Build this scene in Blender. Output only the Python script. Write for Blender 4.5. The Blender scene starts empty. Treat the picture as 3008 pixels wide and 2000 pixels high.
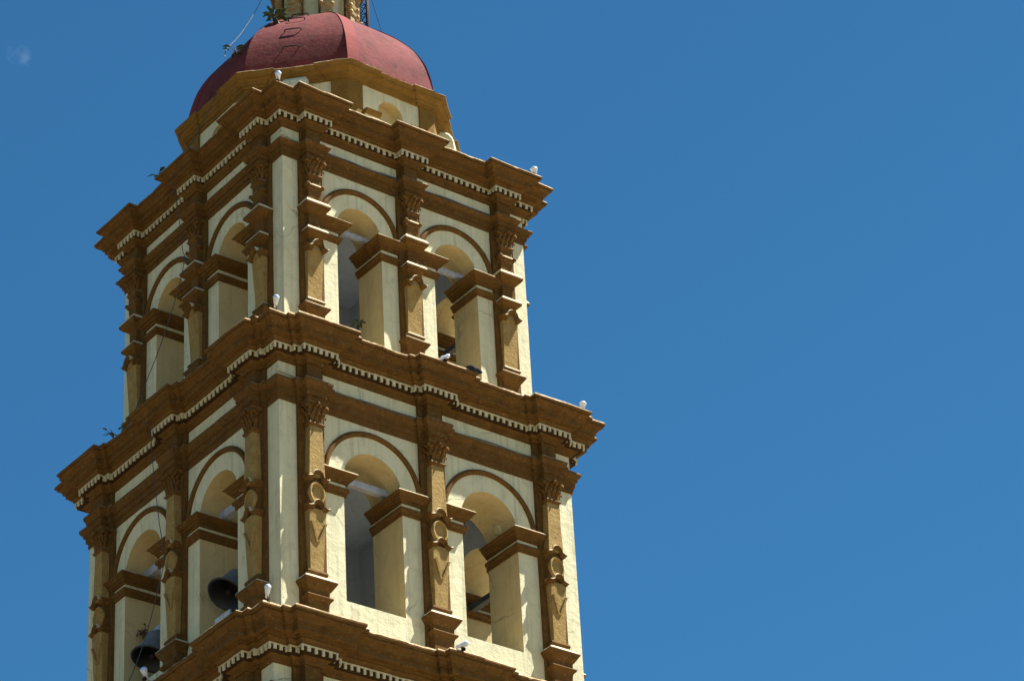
import bpy, math, random
from mathutils import Vector, Matrix, noise
R_ = math.radians
random.seed(7)
Z0 = 40.0                                   # height of the storey datum above the ground
SC = bpy.context.scene
COL = SC.collection

# ------------------------------------------------------------------ camera
cd = bpy.data.cameras.new('camera')
cam = bpy.data.objects.new('camera', cd); COL.objects.link(cam)
az, pitch, roll = R_(38.683), R_(32.061), R_(-3.417)
h = Vector((math.sin(az), math.cos(az), 0))
fwd = h*math.cos(pitch) + Vector((0, 0, math.sin(pitch)))
rt = Vector((math.cos(az), -math.sin(az), 0)); up = rt.cross(fwd)
Rr = rt*math.cos(roll) + up*math.sin(roll); Uu = up*math.cos(roll) - rt*math.sin(roll)
M = Matrix((Rr, Uu, -fwd)).transposed().to_4x4()
M.translation = Vector((-36.28347, -52.5396, -38.36068 + Z0))
cam.matrix_world = M
cd.sensor_width = 36.0; cd.lens = 36.0*9159.5/3008.0
cd.clip_start = 0.5; cd.clip_end = 8000
SC.camera = cam

# ------------------------------------------------------------------ sky, sun, exposure
SUN = Vector((.421, -.205, .883)).normalized()
W = bpy.data.worlds.new('World'); SC.world = W; W.use_nodes = True
nt = W.node_tree; bg = nt.nodes['Background']
sky = nt.nodes.new('ShaderNodeTexSky'); sky.sky_type = 'NISHITA'; sky.sun_disc = False
sky.sun_elevation = math.asin(SUN.z); sky.sun_rotation = math.atan2(SUN.x, SUN.y)
sky.altitude = 2500; sky.air_density = 1.0; sky.dust_density = 0.0; sky.ozone_density = 5.0
tint = nt.nodes.new('ShaderNodeMix'); tint.data_type = 'RGBA'; tint.blend_type = 'MULTIPLY'; tint.inputs[0].default_value = 1
tint.inputs[7].default_value = (.44, 1.0, 1.08, 1)          # white balance of the clear high-altitude sky
nt.links.new(sky.outputs[0], tint.inputs[6]); nt.links.new(tint.outputs[2], bg.inputs[0]); bg.inputs[1].default_value = 0.0360
sl = bpy.data.lights.new('sun', 'SUN'); sl.energy = 5.0; sl.angle = R_(0.5); sl.color = (1, .965, .91)
so = bpy.data.objects.new('sun', sl); COL.objects.link(so); so.location = (30, -20, 120)
so.rotation_euler = SUN.to_track_quat('Z', 'Y').to_euler()
SC.view_settings.view_transform = 'Standard'; SC.view_settings.look = 'None'
SC.view_settings.exposure = 1.80; SC.view_settings.gamma = 1.0
SC.cycles.max_bounces = 8; SC.cycles.diffuse_bounces = 5

# ------------------------------------------------------------------ materials
def mat(name, base, var=None, dark=None, rough=.85, scale=3.0, streak=0.0, streak_col=(.05,.04,.03), bump=.25, bscale=9.0, metallic=0.0, wear=None, wear_amt=0.0, grain=0.0, drip=0.0, crack=0.0):
    m = bpy.data.materials.new(name); m.use_nodes = True
    n = m.node_tree.nodes; L = m.node_tree.links
    b = n['Principled BSDF']; b.inputs['Roughness'].default_value = rough; b.inputs['Metallic'].default_value = metallic
    b.inputs['Specular IOR Level'].default_value = .5 if rough < .7 else .06
    geo = n.new('ShaderNodeNewGeometry'); P = geo.outputs['Position']
    def nz(sc, det=5, ro=.6, vec=P):
        t = n.new('ShaderNodeTexNoise'); t.inputs['Scale'].default_value = sc; t.inputs['Detail'].default_value = det
        t.inputs['Roughness'].default_value = ro; L.new(vec, t.inputs['Vector']); return t.outputs['Fac']
    def ramp(f, a, c):
        r = n.new('ShaderNodeMapRange'); r.inputs['From Min'].default_value = a; r.inputs['From Max'].default_value = c
        L.new(f, r.inputs['Value']); return r.outputs['Result']
    def mix(fac, A, B):
        x = n.new('ShaderNodeMix'); x.data_type = 'RGBA'
        L.new(fac, x.inputs['Factor'])
        for s, v in ((6, A), (7, B)):
            if isinstance(v, tuple): x.inputs[s].default_value = (*v, 1)
            else: L.new(v, x.inputs[s])
        return x.outputs[2]
    def mul(f, k):
        q = n.new('ShaderNodeMath'); q.operation = 'MULTIPLY'; q.inputs[1].default_value = k; L.new(f, q.inputs[0]); return q.outputs[0]
    c = base
    var = var or tuple(v*.8 for v in base)
    c = mix(ramp(nz(scale), .35, .68), c, var)
    if dark: c = mix(mul(ramp(nz(scale*2.3, 7, .7), .52, .72), .8), c, dark)
    if streak > 0:
        mp = n.new('ShaderNodeMapping'); mp.inputs['Scale'].default_value = (8, 8, .32); L.new(P, mp.inputs['Vector'])
        c = mix(mul(ramp(nz(1.0, 5, .65, mp.outputs[0]), .50, .74), streak), c, streak_col)
    if crack > 0:
        vo = n.new('ShaderNodeTexVoronoi'); vo.feature = 'DISTANCE_TO_EDGE'; vo.inputs['Scale'].default_value = .9
        wv = n.new('ShaderNodeMix'); wv.data_type = 'VECTOR'; wv.inputs[0].default_value = .22
        ns = n.new('ShaderNodeTexNoise'); ns.inputs['Scale'].default_value = 2.2; ns.inputs['Detail'].default_value = 4; L.new(P, ns.inputs['Vector'])
        L.new(P, wv.inputs[4]); L.new(ns.outputs['Color'], wv.inputs[5]); L.new(wv.outputs[1], vo.inputs['Vector'])
        cr = n.new('ShaderNodeMapRange'); cr.inputs['From Min'].default_value = .010; cr.inputs['From Max'].default_value = .003; L.new(vo.outputs['Distance'], cr.inputs['Value'])
        gate = n.new('ShaderNodeMath'); gate.operation = 'MULTIPLY'; L.new(cr.outputs[0], gate.inputs[0]); L.new(ramp(nz(.8, 3, .5), .50, .60), gate.inputs[1])
        c = mix(mul(gate.outputs[0], crack), c, (.16, .14, .10))
        c = mix(mul(ramp(nz(.9, 6, .62), .55, .62), crack*.5), c, tuple(v*k for v, k in zip(base, (.80, .82, .90))))
        c = mix(mul(ramp(nz(5.5, 5, .7), .68, .72), crack*.9), c, (.30, .25, .17))
    if drip > 0:
        mp2 = n.new('ShaderNodeMapping'); mp2.inputs['Scale'].default_value = (7, 7, .9); mp2.inputs['Location'].default_value = (3.1, 1.7, .4); L.new(P, mp2.inputs['Vector'])
        c = mix(mul(ramp(nz(1.0, 4, .6, mp2.outputs[0]), .73, .80), drip), c, (.50, .48, .44))
    if wear: c = mix(mul(ramp(nz(scale*5, 6, .72), .56, .66), wear_amt), c, wear)
    if grain > 0:
        c = mix(mul(ramp(nz(38, 3, .6), .42, .66), grain), c, tuple(v*.55 for v in base))
    L.new(c, b.inputs['Base Color'])
    if bump > 0:
        bm = n.new('ShaderNodeBump'); bm.inputs['Strength'].default_value = bump; bm.inputs['Distance'].default_value = .03
        L.new(nz(bscale, 8, .65), bm.inputs['Height']); L.new(bm.outputs[0], b.inputs['Normal'])
    return m
CREAM = mat('cream_paint', (.63,.605,.40), (.56,.535,.345), (.44,.42,.27), scale=1.6, streak=.75, streak_col=(.32,.295,.19), bump=.55, bscale=6, grain=.2, crack=.6)
DENT = mat('cream_dentil_paint', (.54,.50,.33), (.44,.40,.25), scale=6, bump=.2, streak=.25, streak_col=(.4,.33,.2))
REVEAL = mat('tan_reveal_paint', (.54,.445,.235), (.49,.40,.21), (.42,.335,.17), scale=1.8, streak=.45, streak_col=(.30,.23,.12), bump=.35, bscale=6, grain=.2, crack=.5)
BROWN = mat('ochre_brown_paint', (.130,.068,.0185), (.098,.051,.0145), (.045,.025,.010), scale=2.6, streak=.35, streak_col=(.11,.06,.028), bump=.4, bscale=10, wear=(.25,.155,.06), wear_amt=.55, grain=.25, drip=.7)
FADED = mat('faded_ochre_paint', (.20,.115,.028), (.16,.09,.022), (.10,.055,.015), scale=2.4, streak=.35, streak_col=(.11,.065,.025), bump=.4, bscale=10, wear=(.30,.20,.08), wear_amt=.3, grain=.25)
GAP_SHADE = mat('dentil_gap_shade', (.045,.026,.011), scale=8, bump=.2)  # shade between the dentils, put into the colour
SUNLIT_WORN = mat('sunlit_worn_top', (.64,.56,.38), (.52,.42,.24), (.22,.14,.055), scale=6, streak=.2, streak_col=(.2,.14,.07), bump=.6, bscale=16, grain=.3)  # pale tone carries the sunlit rims as well as rain wear
SHAFT = mat('sunlit_worn_ochre', (.335,.23,.082), (.26,.17,.056), (.155,.095,.03), scale=4, streak=.3, streak_col=(.14,.08,.04), bump=.6, bscale=14, wear=(.36,.27,.12), wear_amt=.4, grain=.3)  # same brown trim, with sunlight on the shafts put into a lighter ochre
STONE = mat('bare_lantern_plaster', (.36,.28,.14), (.26,.18,.08), (.15,.10,.045), scale=5, streak=.3, bump=.6, bscale=14)
INNER = mat('grey_interior_plaster', (.52,.57,.63), (.47,.52,.57), (.38,.42,.46), scale=1.2, streak=.3, streak_col=(.15,.175,.19), bump=.4, bscale=4)
RED = mat('red_dome_paint', (.152,.037,.033), (.095,.023,.022), (.030,.013,.014), scale=1.1, streak=.7, wear=(.20,.068,.055), wear_amt=.5, streak_col=(.14,.05,.05), bump=.45, bscale=8, grain=.25)
RIB = mat('red_rib_paint', (.185,.040,.034), (.14,.027,.024), scale=2, streak=.2, streak_col=(.2,.06,.06), bump=.35, bscale=8, grain=.2)
DARKBEAM = mat('dark_beam', (.11,.115,.125), (.07,.075,.085), scale=6, bump=.4)
IRON = mat('dark_iron', (.024,.021,.021), (.04,.025,.02), scale=20, rough=.8, bump=.1)
BRONZE = mat('dark_bronze', (.19,.205,.215), (.12,.13,.14), (.28,.30,.30), scale=5, rough=.55, metallic=.25, bump=.2)
BRONZEIN = mat('black_bronze', (.022,.022,.024), scale=5, rough=.6, metallic=.2, bump=.1)
BEAM = mat('weathered_beam', (.42,.46,.52), (.32,.36,.42), (.15,.165,.19), scale=6, streak=.3, bump=.5, bscale=16)
WHITEM = mat('white_enamel', (.66,.70,.75), (.5,.55,.62), scale=10, rough=.3, bump=0)
GLASSY = mat('lamp_lens', (.62,.74,.86), (.45,.58,.74), scale=25, rough=.12, metallic=.35, bump=.1)
LEAF = mat('leaf_green', (.045,.085,.022), (.03,.055,.018), (.085,.12,.03), scale=9, rough=.45, bump=.1)
STEM = mat('stem_brown', (.10,.07,.045), scale=20, bump=.1)
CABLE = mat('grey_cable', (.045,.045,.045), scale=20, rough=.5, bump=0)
ROPE = mat('pale_wire', (.20,.20,.19), (.12,.12,.12), scale=15, bump=0)
BOARD = mat('pale_blue_board', (.55,.62,.66), (.46,.52,.56), (.33,.37,.40), scale=5, streak=.5, streak_col=(.2,.22,.24), bump=.2)
CLOTH = mat('black_cloth', (.02,.022,.03), (.035,.037,.045), scale=14, rough=.9, bump=.3)
GROUND = mat('pale_paving', (.22,.175,.115), (.18,.145,.095), (.13,.105,.07), scale=.05, bump=.1, bscale=1.0)

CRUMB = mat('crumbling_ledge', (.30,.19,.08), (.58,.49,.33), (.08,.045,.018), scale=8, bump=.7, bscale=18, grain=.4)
# ------------------------------------------------------------------ mesh helpers
class MB:
    def __init__(s): s.v = []; s.f = []; s.m = []; s.sm = []
    def add(s, vs, fs, mi=0, smooth=False):
        o = len(s.v); s.v += [tuple(p) for p in vs]
        for f in fs: s.f.append([i+o for i in f]); s.m.append(mi); s.sm.append(smooth)
    def box(s, a, b, mi=0):
        x0,y0,z0 = a; x1,y1,z1 = b
        s.add([(x0,y0,z0),(x1,y0,z0),(x1,y1,z0),(x0,y1,z0),(x0,y0,z1),(x1,y0,z1),(x1,y1,z1),(x0,y1,z1)],
              [(0,3,2,1),(4,5,6,7),(0,1,5,4),(1,2,6,5),(2,3,7,6),(3,0,4,7)], mi)
    def loft(s, loops, closed=True, cap0=True, cap1=True, mi=0, smooth=False):
        n = len(loops[0]); vs = [p for l in loops for p in l]; fs = []
        for i in range(len(loops)-1):
            for j in range(n if closed else n-1):
                k = (j+1) % n
                fs.append((i*n+j, i*n+k, (i+1)*n+k, (i+1)*n+j))
        if cap0: fs.append(tuple(range(n-1, -1, -1)))
        if cap1: fs.append(tuple((len(loops)-1)*n + j for j in range(n)))
        s.add(vs, fs, mi, smooth)
    def tube(s, pts, r, n=6, mi=0, r1=None):
        pts = [Vector(p) for p in pts]; loops = []
        for i, p in enumerate(pts):
            d = (pts[min(i+1, len(pts)-1)] - pts[max(i-1, 0)]).normalized()
            a = d.orthogonal().normalized() if i == 0 else (a - d*a.dot(d)).normalized()
            b = d.cross(a); rr = r if r1 is None else r + (r1-r)*i/(len(pts)-1)
            loops.append([p + (a*math.cos(t) + b*math.sin(t))*rr for t in [2*math.pi*k/n for k in range(n)]])
        s.loft(loops, mi=mi, smooth=True)
    def lathe(s, prof, n=24, mi=0, mtx=None, cap0=False, cap1=False):
        loops = [[Vector((r*math.cos(2*math.pi*k/n), r*math.sin(2*math.pi*k/n), z)) for k in range(n)] for r, z in prof]
        if mtx: loops = [[mtx @ p for p in l] for l in loops]
        s.loft(loops, mi=mi, smooth=True, cap0=cap0, cap1=cap1)
    def ball(s, c, r, n=8, mi=0, sq=(1,1,1)):
        c = Vector(c); prof = [(max(.0005, math.sin(math.pi*i/n)), -math.cos(math.pi*i/n)) for i in range(n+1)]
        m = Matrix.Translation(c) @ Matrix.Diagonal((r*sq[0], r*sq[1], r*sq[2], 1))
        s.lathe(prof, 10, mi, m)
    def build(s, name, mats, parent=None, world=True):
        me = bpy.data.meshes.new(name)
        dz = Z0 if world else 0
        me.from_pydata([(x, y, z+dz) for x, y, z in s.v], [], s.f)
        mats = mats if isinstance(mats, (list, tuple)) else [mats]
        for m in mats: me.materials.append(m)
        me.polygons.foreach_set('material_index', s.m); me.polygons.foreach_set('use_smooth', s.sm)
        me.update()
        if mats[0] in (BROWN, SHAFT, FADED) and SUNLIT_WORN not in mats and name not in ('arch_moulding', 'roundel', 'bed_moulding', 'capital'):               # upper surfaces of the painted mouldings: rain wear plus sunlit rims, in colour
            wi = len(mats); me.materials.append(CRUMB if name in ('cornice', 'drum_cornice') else SUNLIT_WORN)
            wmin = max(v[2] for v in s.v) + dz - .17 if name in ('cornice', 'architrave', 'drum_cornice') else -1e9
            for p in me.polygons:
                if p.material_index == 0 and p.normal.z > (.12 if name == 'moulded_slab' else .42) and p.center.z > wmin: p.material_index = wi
        o = bpy.data.objects.new(name, me); COL.objects.link(o)
        if parent: o.parent = parent
        return o
def tag(o, label=None, cat=None, group=None, kind=None):
    if label: o['label'] = label
    if cat: o['category'] = cat
    if group: o['group'] = group
    if kind: o['kind'] = kind
    return o
def empty(name, loc, rz=0.0):
    o = bpy.data.objects.new(name, None); COL.objects.link(o); o.empty_display_size = .3
    o.location = (loc[0], loc[1], loc[2] + Z0); o.rotation_euler.z = rz; return o

# ------------------------------------------------------------------ plan outlines and swept mouldings
def rot4(pts, k):
    for _ in range(k): pts = [(-y, x) for x, y in pts]
    return pts
def square_plan(w, segs):
    """segs: (u, depth) breaks along one face, left to right; the outline of the whole square, counter-clockwise."""
    face = [(-w, -w)]
    prev = 0.0
    for u, dpt in segs:
        face.append((u, -(w+prev))); face.append((u, -(w+dpt))); prev = dpt
    out = []
    for k in range(4): out += rot4(face, k)
    return out
def subdivide(pl, step, closed=True):
    out = []
    n = len(pl)
    for i in range(n if closed else n-1):
        a = Vector(pl[i]); b = Vector(pl[(i+1) % n]); L = (b-a).length
        m = max(1, int(round(L/step)))
        for j in range(m): out.append((tuple(a.lerp(b, j/m)), j == 0))
    if not closed: out.append((tuple(pl[-1]), True))
    return out
def offsets(pl, closed=True):
    n = len(pl); res = []
    for i in range(n):
        p = Vector(pl[i])
        a = Vector(pl[i-1]) if (closed or i > 0) else None
        b = Vector(pl[(i+1) % n]) if (closed or i < n-1) else None
        n1 = n2 = None
        if a is not None: d = (p-a).normalized(); n1 = Vector((d.y, -d.x))
        if b is not None: d = (b-p).normalized(); n2 = Vector((d.y, -d.x))
        n1 = n1 if n1 is not None else n2; n2 = n2 if n2 is not None else n1
        res.append((n1+n2)/(1+n1.dot(n2)))
    return res
def sweep(mb, plan, prof, closed=True, step=.16, jit=.006, mi=0, caps=False):
    pts = [p for p, _ in subdivide(plan, step, closed)]
    off = offsets(pts, closed)
    loops = []
    for o, z in prof:
        lp = []
        for (x, y), d in zip(pts, off):
            X = x + d.x*o; Y = y + d.y*o
            q = Vector((X, Y, z))
            a = noise.noise(q*2.1)*jit*1.5 + noise.noise(q*9.0+Vector((5, 3, 1)))*jit
            b = noise.noise(q*1.7+Vector((9, 1, 4)))*jit*1.3 + noise.noise(q*8.0+Vector((2, 7, 3)))*jit
            k = min(1, max(0, o/.05))
            lp.append((X + d.x*a*k, Y + d.y*a*k, z + b*k))
        loops.append(lp)
    mb.loft(loops, closed=closed, cap0=caps, cap1=caps, mi=mi)

tower = empty('bell_tower', (0, 0, -Z0))
tag(tower, 'tall cream bell tower with ochre pilasters, cornices and red dome', 'bell tower')

# face k: local (u, n, z) -> world; k=0 is the face looking to -y, k=3 the face looking to -x
def face_pt(k, w, u, n, z):
    x, y = u, -(w+n)
    for _ in range(k % 4): x, y = -y, x
    return (x, y, z)

# ------------------------------------------------------------------ storeys
ST = {
 3: dict(w=3.5, t=.95, z0=-1.55, z1=5.25, cu=1.385, hw=.625, sill=-1.2, spr=2.495, ro=1.135, ri=.995,
         pc=(-2.775, 0, 2.775), strip=.31, sp=.10,
         seg=[(-2.775,.18,.25),(0,.18,.25),(2.775,.18,.25)],
         arch_b=3.885, arch_t=4.27, fr_t=4.70, dt=5.016, dof=.207, cr=5.471, cof=.595,
         imp=(2.47, 2.21, 2.07, 1.92), ip=.27),
 2: dict(w=4.034, t=1.13, z0=-9.15, z1=-1.55, cu=1.595, hw=.775, sill=-7.64, spr=-4.605, ro=1.315, ri=1.19,
         pc=(-3.25, 0, 3.25), strip=.335, sp=.085,
         seg=None, arch_b=-3.15, arch_t=-2.62, fr_t=-2.17, dt=-1.866, dof=.277, cr=-1.347, cof=.651,
         imp=(-4.58, -4.83, -4.945, -5.12), ip=.24),
 1: dict(w=4.68, t=1.2, z0=-Z0+.0, z1=-9.15, cu=1.85, hw=.9, sill=-16.3, spr=-12.9, ro=1.5, ri=1.36,
         pc=(-3.87, 0, 3.87), strip=.37, sp=.09,
         seg=None, arch_b=-11.0, arch_t=-10.45, fr_t=-9.95, dt=-9.637, dof=.267, cr=-9.02, cof=.70,
         imp=(-12.9, -13.2, -13.28, -13.48), ip=.24),
}
def segs_for(S, deep=.25, half=.18):
    out = []
    for c in S['pc']:
        if S is ST[3]: out += [(c-half, deep), (c+half, 0.0)]
        else:
            b = S['strip']
            out += [(c-b, .085), (c-half, deep), (c+half, .085), (c+b, 0.0)]
    return out

def wall_mesh(S, solid=False):
    mb = MB(); w, t = S['w'], S['t']; cu, hw, sill, spr = S['cu'], S['hw'], S['sill'], S['spr']
    z0, z1 = S['z0'], S['z1']; N = 28
    for k in range(4):
        for lay, (n, lim, mi) in enumerate(((0, w, 0), (-t, w-t, 2))):
            P = lambda u, z: face_pt(k, w, u, n, z)
            def quad(a, b, c, d2):
                q = [P(*a), P(*b), P(*c), P(*d2)]
                if lay: q.reverse()
                mb.add(q, [(0, 1, 2, 3)], mi)
            cols = [-lim, -cu-hw, -cu+hw, cu-hw, cu+hw, lim]
            for a, b in ((0, 1), (2, 3), (4, 5)):
                quad((cols[a], z0), (cols[b], z0), (cols[b], z1), (cols[a], z1))
            for c in (-cu, cu):
                if sill > z0: quad((c-hw, z0), (c+hw, z0), (c+hw, sill), (c-hw, sill))
                for i in range(N):
                    a0 = math.pi*(1-i/N); a1 = math.pi*(1-(i+1)/N)
                    u0, u1 = c+hw*math.cos(a0), c+hw*math.cos(a1)
                    quad((u0, spr+hw*math.sin(a0)), (u1, spr+hw*math.sin(a1)), (u1, z1), (u0, z1))
        for c in (-cu, cu):
            F = lambda u, z, n: face_pt(k, w, u, n, z)
            mb.add([F(c+hw, sill, 0), F(c+hw, spr, 0), F(c+hw, spr, -t), F(c+hw, sill, -t)], [(0, 1, 2, 3)][::1], 1)
            mb.add([F(c-hw, sill, 0), F(c-hw, sill, -t), F(c-hw, spr, -t), F(c-hw, spr, 0)], [(0, 1, 2, 3)], 1)
            mb.add([F(c-hw, sill, 0), F(c+hw, sill, 0), F(c+hw, sill, -t), F(c-hw, sill, -t)], [(0, 1, 2, 3)], 0)
            for i in range(N):
                a0 = math.pi*(1-i/N); a1 = math.pi*(1-(i+1)/N)
                p0 = (c+hw*math.cos(a0), spr+hw*math.sin(a0)); p1 = (c+hw*math.cos(a1), spr+hw*math.sin(a1))
                mb.add([F(*p0, 0), F(*p0, -t), F(*p1, -t), F(*p1, 0)], [(0, 1, 2, 3)], 1)
    return mb

def entablature(S, lv):
    w = S['w']; plan = square_plan(w, segs_for(S))
    ab, at, ft, dt, do, cr, co = S['arch_b'], S['arch_t'], S['fr_t'], S['dt'], S['dof'], S['cr'], S['cof']
    H = at-ab
    mb = MB()
    sweep(mb, plan, [(-.25, ab-.002), (.03, ab), (.035, ab+.27*H), (.075, ab+.28*H), (.08, ab+.54*H), (.12, ab+.55*H), (.125, ab+.66*H), (.165, ab+.74*H), (.19, ab+.86*H), (.192, at-.03), (.16, at), (.0, at+.015), (-.25, at+.016)], jit=.006)
    mb.build('architrave', BROWN, tower)
    # frieze: brown block over each pilaster (the cream band between them is the wall itself)
    for k in range(4):
        for c in S['pc']:
            m = MB(); F = lambda u, n, z: face_pt(k, w, u, n, z)
            b = S['strip'] - (.06 if lv == 3 else 0); hb = .185
            ring = lambda z, hh, pp: [F(c-hh, pp, z), F(c+hh, pp, z), F(c+hh, -.2, z), F(c-hh, -.2, z)]
            m.loft([ring(at-.02, hb, .235), ring(ft+.03, hb, .235)])
            m.loft([ring(at-.02, b, .075), ring(ft+.03, b, .075)])
            m.build('frieze_block', BROWN, tower)
    # bed mould, dentils, corona and crown
    e = (cr-dt)
    mb = MB()
    B = dt-ft
    sweep(mb, plan, [(-.25, ft-.003), (.04, ft), (.07, ft+.10*B), (.075, ft+.2*B), (.13, ft+.30*B), (.165, ft+.40*B), (.17, ft+.42*B), (do-.05, ft+.43*B), (do-.05, dt-.012), (-.25, dt-.012)], jit=.005)
    mb.build('bed_moulding', BROWN, tower)
    mb = MB()
    sweep(mb, plan, [(-.25, dt-.010), (do+.02, dt-.010), (do+.03, dt+.05*e), (do+.075, dt+.13*e), (do+.055, dt+.135*e), (do+.06, dt+.17*e), (do+.11, dt+.19*e), (do+.115, dt+.245*e), (co-.215, dt+.25*e), (co-.20, dt+.27*e), (co-.195, dt+.47*e), (co-.15, dt+.48*e), (co-.145, dt+.55*e), (co-.125, dt+.62*e), (co-.06, dt+.69*e), (co-.035, dt+.76*e), (co-.055, dt+.77*e), (co-.055, dt+.80*e), (co-.02, dt+.81*e), (co, dt+.88*e), (co, cr-.035), (co-.035, cr+.01), (co-.12, cr+.03), (.05, cr+.11), (-.30, cr+.13)], jit=.017, step=.09)
    mb.build('cornice', BROWN, tower)
    # dentils
    mb = MB(); pts = plan; off = offsets(pts)
    dp = [Vector((x+d.x*do, y+d.y*do)) for (x, y), d in zip(pts, off)]
    sweep(mb, plan, [(do-.044, dt-.034), (do+.004, dt-.034), (do+.004, dt-.011), (do-.044, dt-.011)], jit=.003)
    mr_ = MB(); sweep(mr_, plan, [(do-.10, dt-.185), (do-.036, dt-.185), (do-.036, dt-.03), (do-.10, dt-.03)], jit=.002)  # dark strip standing in for the shade behind the teeth
    for i in range(len(dp)):
        a, b = dp[i], dp[(i+1) % len(dp)]; d = b-a; L = d.length
        if L < .06: continue
        orig = Vector(pts[(i+1) % len(pts)]) - Vector(pts[i])
        if orig.dot(d) < 0: continue
        d.normalize(); nn = Vector((d.y, -d.x))
        n = max(1, int(round(L/.165))); p = L/n
        for j in range(n+1):
            cpos = j*p
            hwid = .036 + random.uniform(-.009, .007)
            lo, hi = max(0, cpos-hwid), min(L, cpos+hwid)
            if random.random() < .01: continue
            q0 = a + d*lo; q1 = a + d*hi; bk = nn*(-.045); zb = dt-.15 + random.uniform(-.014, .018); zt = dt-.03
            r = nn*random.uniform(-.004, .003)
            loop = lambda z: [(*(q0+r), z), (*(q1+r), z), (*(q1+bk), z), (*(q0+bk), z)]
            mb.loft([loop(zb), loop(zt)])
    dc = mb.build('dentil_course', DENT, tower); mr_.build('dentil_shade_strip', GAP_SHADE, dc)

def impost_mesh(S, side, c):
    """U-shaped moulding on the jamb of one opening, side=+1 the jamb at larger u."""
    zt, zb, zt2, zb2 = S['imp']; p = S['ip']; w, t, hw = S['w'], S['t'], S['hw']
    j = c + side*hw; strip_edge = c + side*(min(abs(c + side*hw - q) for q in S['pc']) - .14 + hw)
    path = [(j, t), (j, 0), (strip_edge, 0)] if side > 0 else [(strip_edge, 0), (j, 0), (j, t)]
    # local plan coords (u, depth into wall as +y): outward is -y for the front -> orientation CCW like the square plan
    mb = MB()
    h = zt-zb
    up_prof = [(-.02, zb), (p*.30, zb), (p*.32, zb+.20*h), (p*.48, zb+.22*h), (p*.52, zb+.42*h), (p*.70, zb+.46*h), (p*.75, zb+.62*h), (p*.92, zb+.74*h), (p, zb+.80*h), (p, zt-.03), (p-.03, zt), (-.02, zt+.01)]
    lo_h = zt2-zb2
    lo_prof = [(-.02, zb2), (.045, zb2), (.055, zb2+.4*lo_h), (.09, zb2+.55*lo_h), (.10, zb2+.75*lo_h), (.10, zt2), (-.02, zt2+.004)]
    sweep(mb, path, up_prof, closed=False, jit=.004, caps=True)
    sweep(mb, path, lo_prof, closed=False, jit=.004, caps=True)
    sweep(mb, path, [(-.02, zt2-.01), (.022, zt2-.01), (.022, zb+.02), (-.02, zb+.02)], closed=False, jit=.002, caps=True, mi=1)
    return mb
def place(o, k, w):
    """mesh in local (u, depth, z) -> face k of the tower"""
    o.matrix_basis = Matrix.Rotation(k*math.pi/2, 4, 'Z') @ Matrix.Translation((0, -w, 0))

def arch_ring(S):
    mb = MB(); ro, ri, spr = S['ro'], S['ri'], S['spr']; m = (ro+ri)/2; h = (ro-ri)/2
    prof = [(h, .0-.02), (h, .035), (h*.6, .065), (0, .078), (-h*.6, .06), (-h, .03), (-h, -.02)]
    loops = []
    N = 44
    for i in range(N+1):
        a = math.pi*(i/N)
        jr = noise.noise(Vector((a*4, ro, 0)))*.006
        loops.append([((m+q+jr)*math.cos(a), -n, spr + (m+q+jr)*math.sin(a)) for q, n in prof])
    mb.loft(loops, smooth=False)
    return mb

# ------------------------------------------------------------------ pilasters (local coords: u across, -y outward, z up)
def rl(mb, prof, c=0, mi=0, jit=.004):
    """stack of rectangles: (z, half width, projection)"""
    loops = []
    for z, hh, p in prof:
        r = lambda: random.uniform(-jit, jit)
        loops.append([(c-hh+r(), -p+r(), z), (c+hh+r(), -p+r(), z), (c+hh+r(), .05, z), (c-hh+r(), .05, z)])
    mb.loft(loops if prof[0][0] < prof[-1][0] else loops[::-1], mi=mi)
def arched_mould(mb, z, half, p, r, th, inner=0.0):
    """little broken-pediment moulding: flat flared tips and a round hump"""
    top = [(-half, z+.02), (-half*.86, z-.005), (-half*.7, z), (-r*1.12, z+.03)]
    top += [(r*math.cos(math.pi*(1-i/10)), z+.05+r*1.0*math.sin(math.pi*(1-i/10))) for i in range(11)]
    top += [(-u, q) for u, q in top[3::-1]] if False else [(r*1.12, z+.03), (half*.7, z), (half*.86, z-.005), (half, z+.02)]
    n = len(top)
    loops = [[(u, .03, q) for u, q in top], [(u, -p+.028, q) for u, q in top], [(u*1.0, -p, q-.024) for u, q in top],
             [(u*.90, -p+.035, q-.024-th*.5) for u, q in top], [(u*.78, -p*.80, q-.024-th) for u, q in top], [(u*.78, .03, q-.024-th) for u, q in top]]
    for i in range(5):
        A, B = loops[i], loops[i+1]
        for j in range(n-1): mb.add([A[j], A[j+1], B[j+1], B[j]], [(0, 3, 2, 1)], 1 if i < 2 else 0)
    for e in (0, n-1):
        mb.add([l[e] for l in loops], [tuple(range(6))])
def leaf_strip(mb, base, out, side, hgt, wid, curl):
    """an acanthus leaf: base point, outward dir, side dir"""
    base, out, side = Vector(base), Vector(out), Vector(side)
    prof = [(0, .0, .8), (.010, .35, 1.0), (.022, .68, .95), (.055, .92, .75), (.095, 1.0, .55), (.105, .88, .3)]
    loops = []
    for o, z, ww in prof:
        c = base + out*(o*curl+.012) + Vector((0, 0, z*hgt))
        loops.append([c - side*wid*ww*.5, c + out*.018, c + side*wid*ww*.5, c - out*.03])
    mb.loft(loops, smooth=False)
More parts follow.
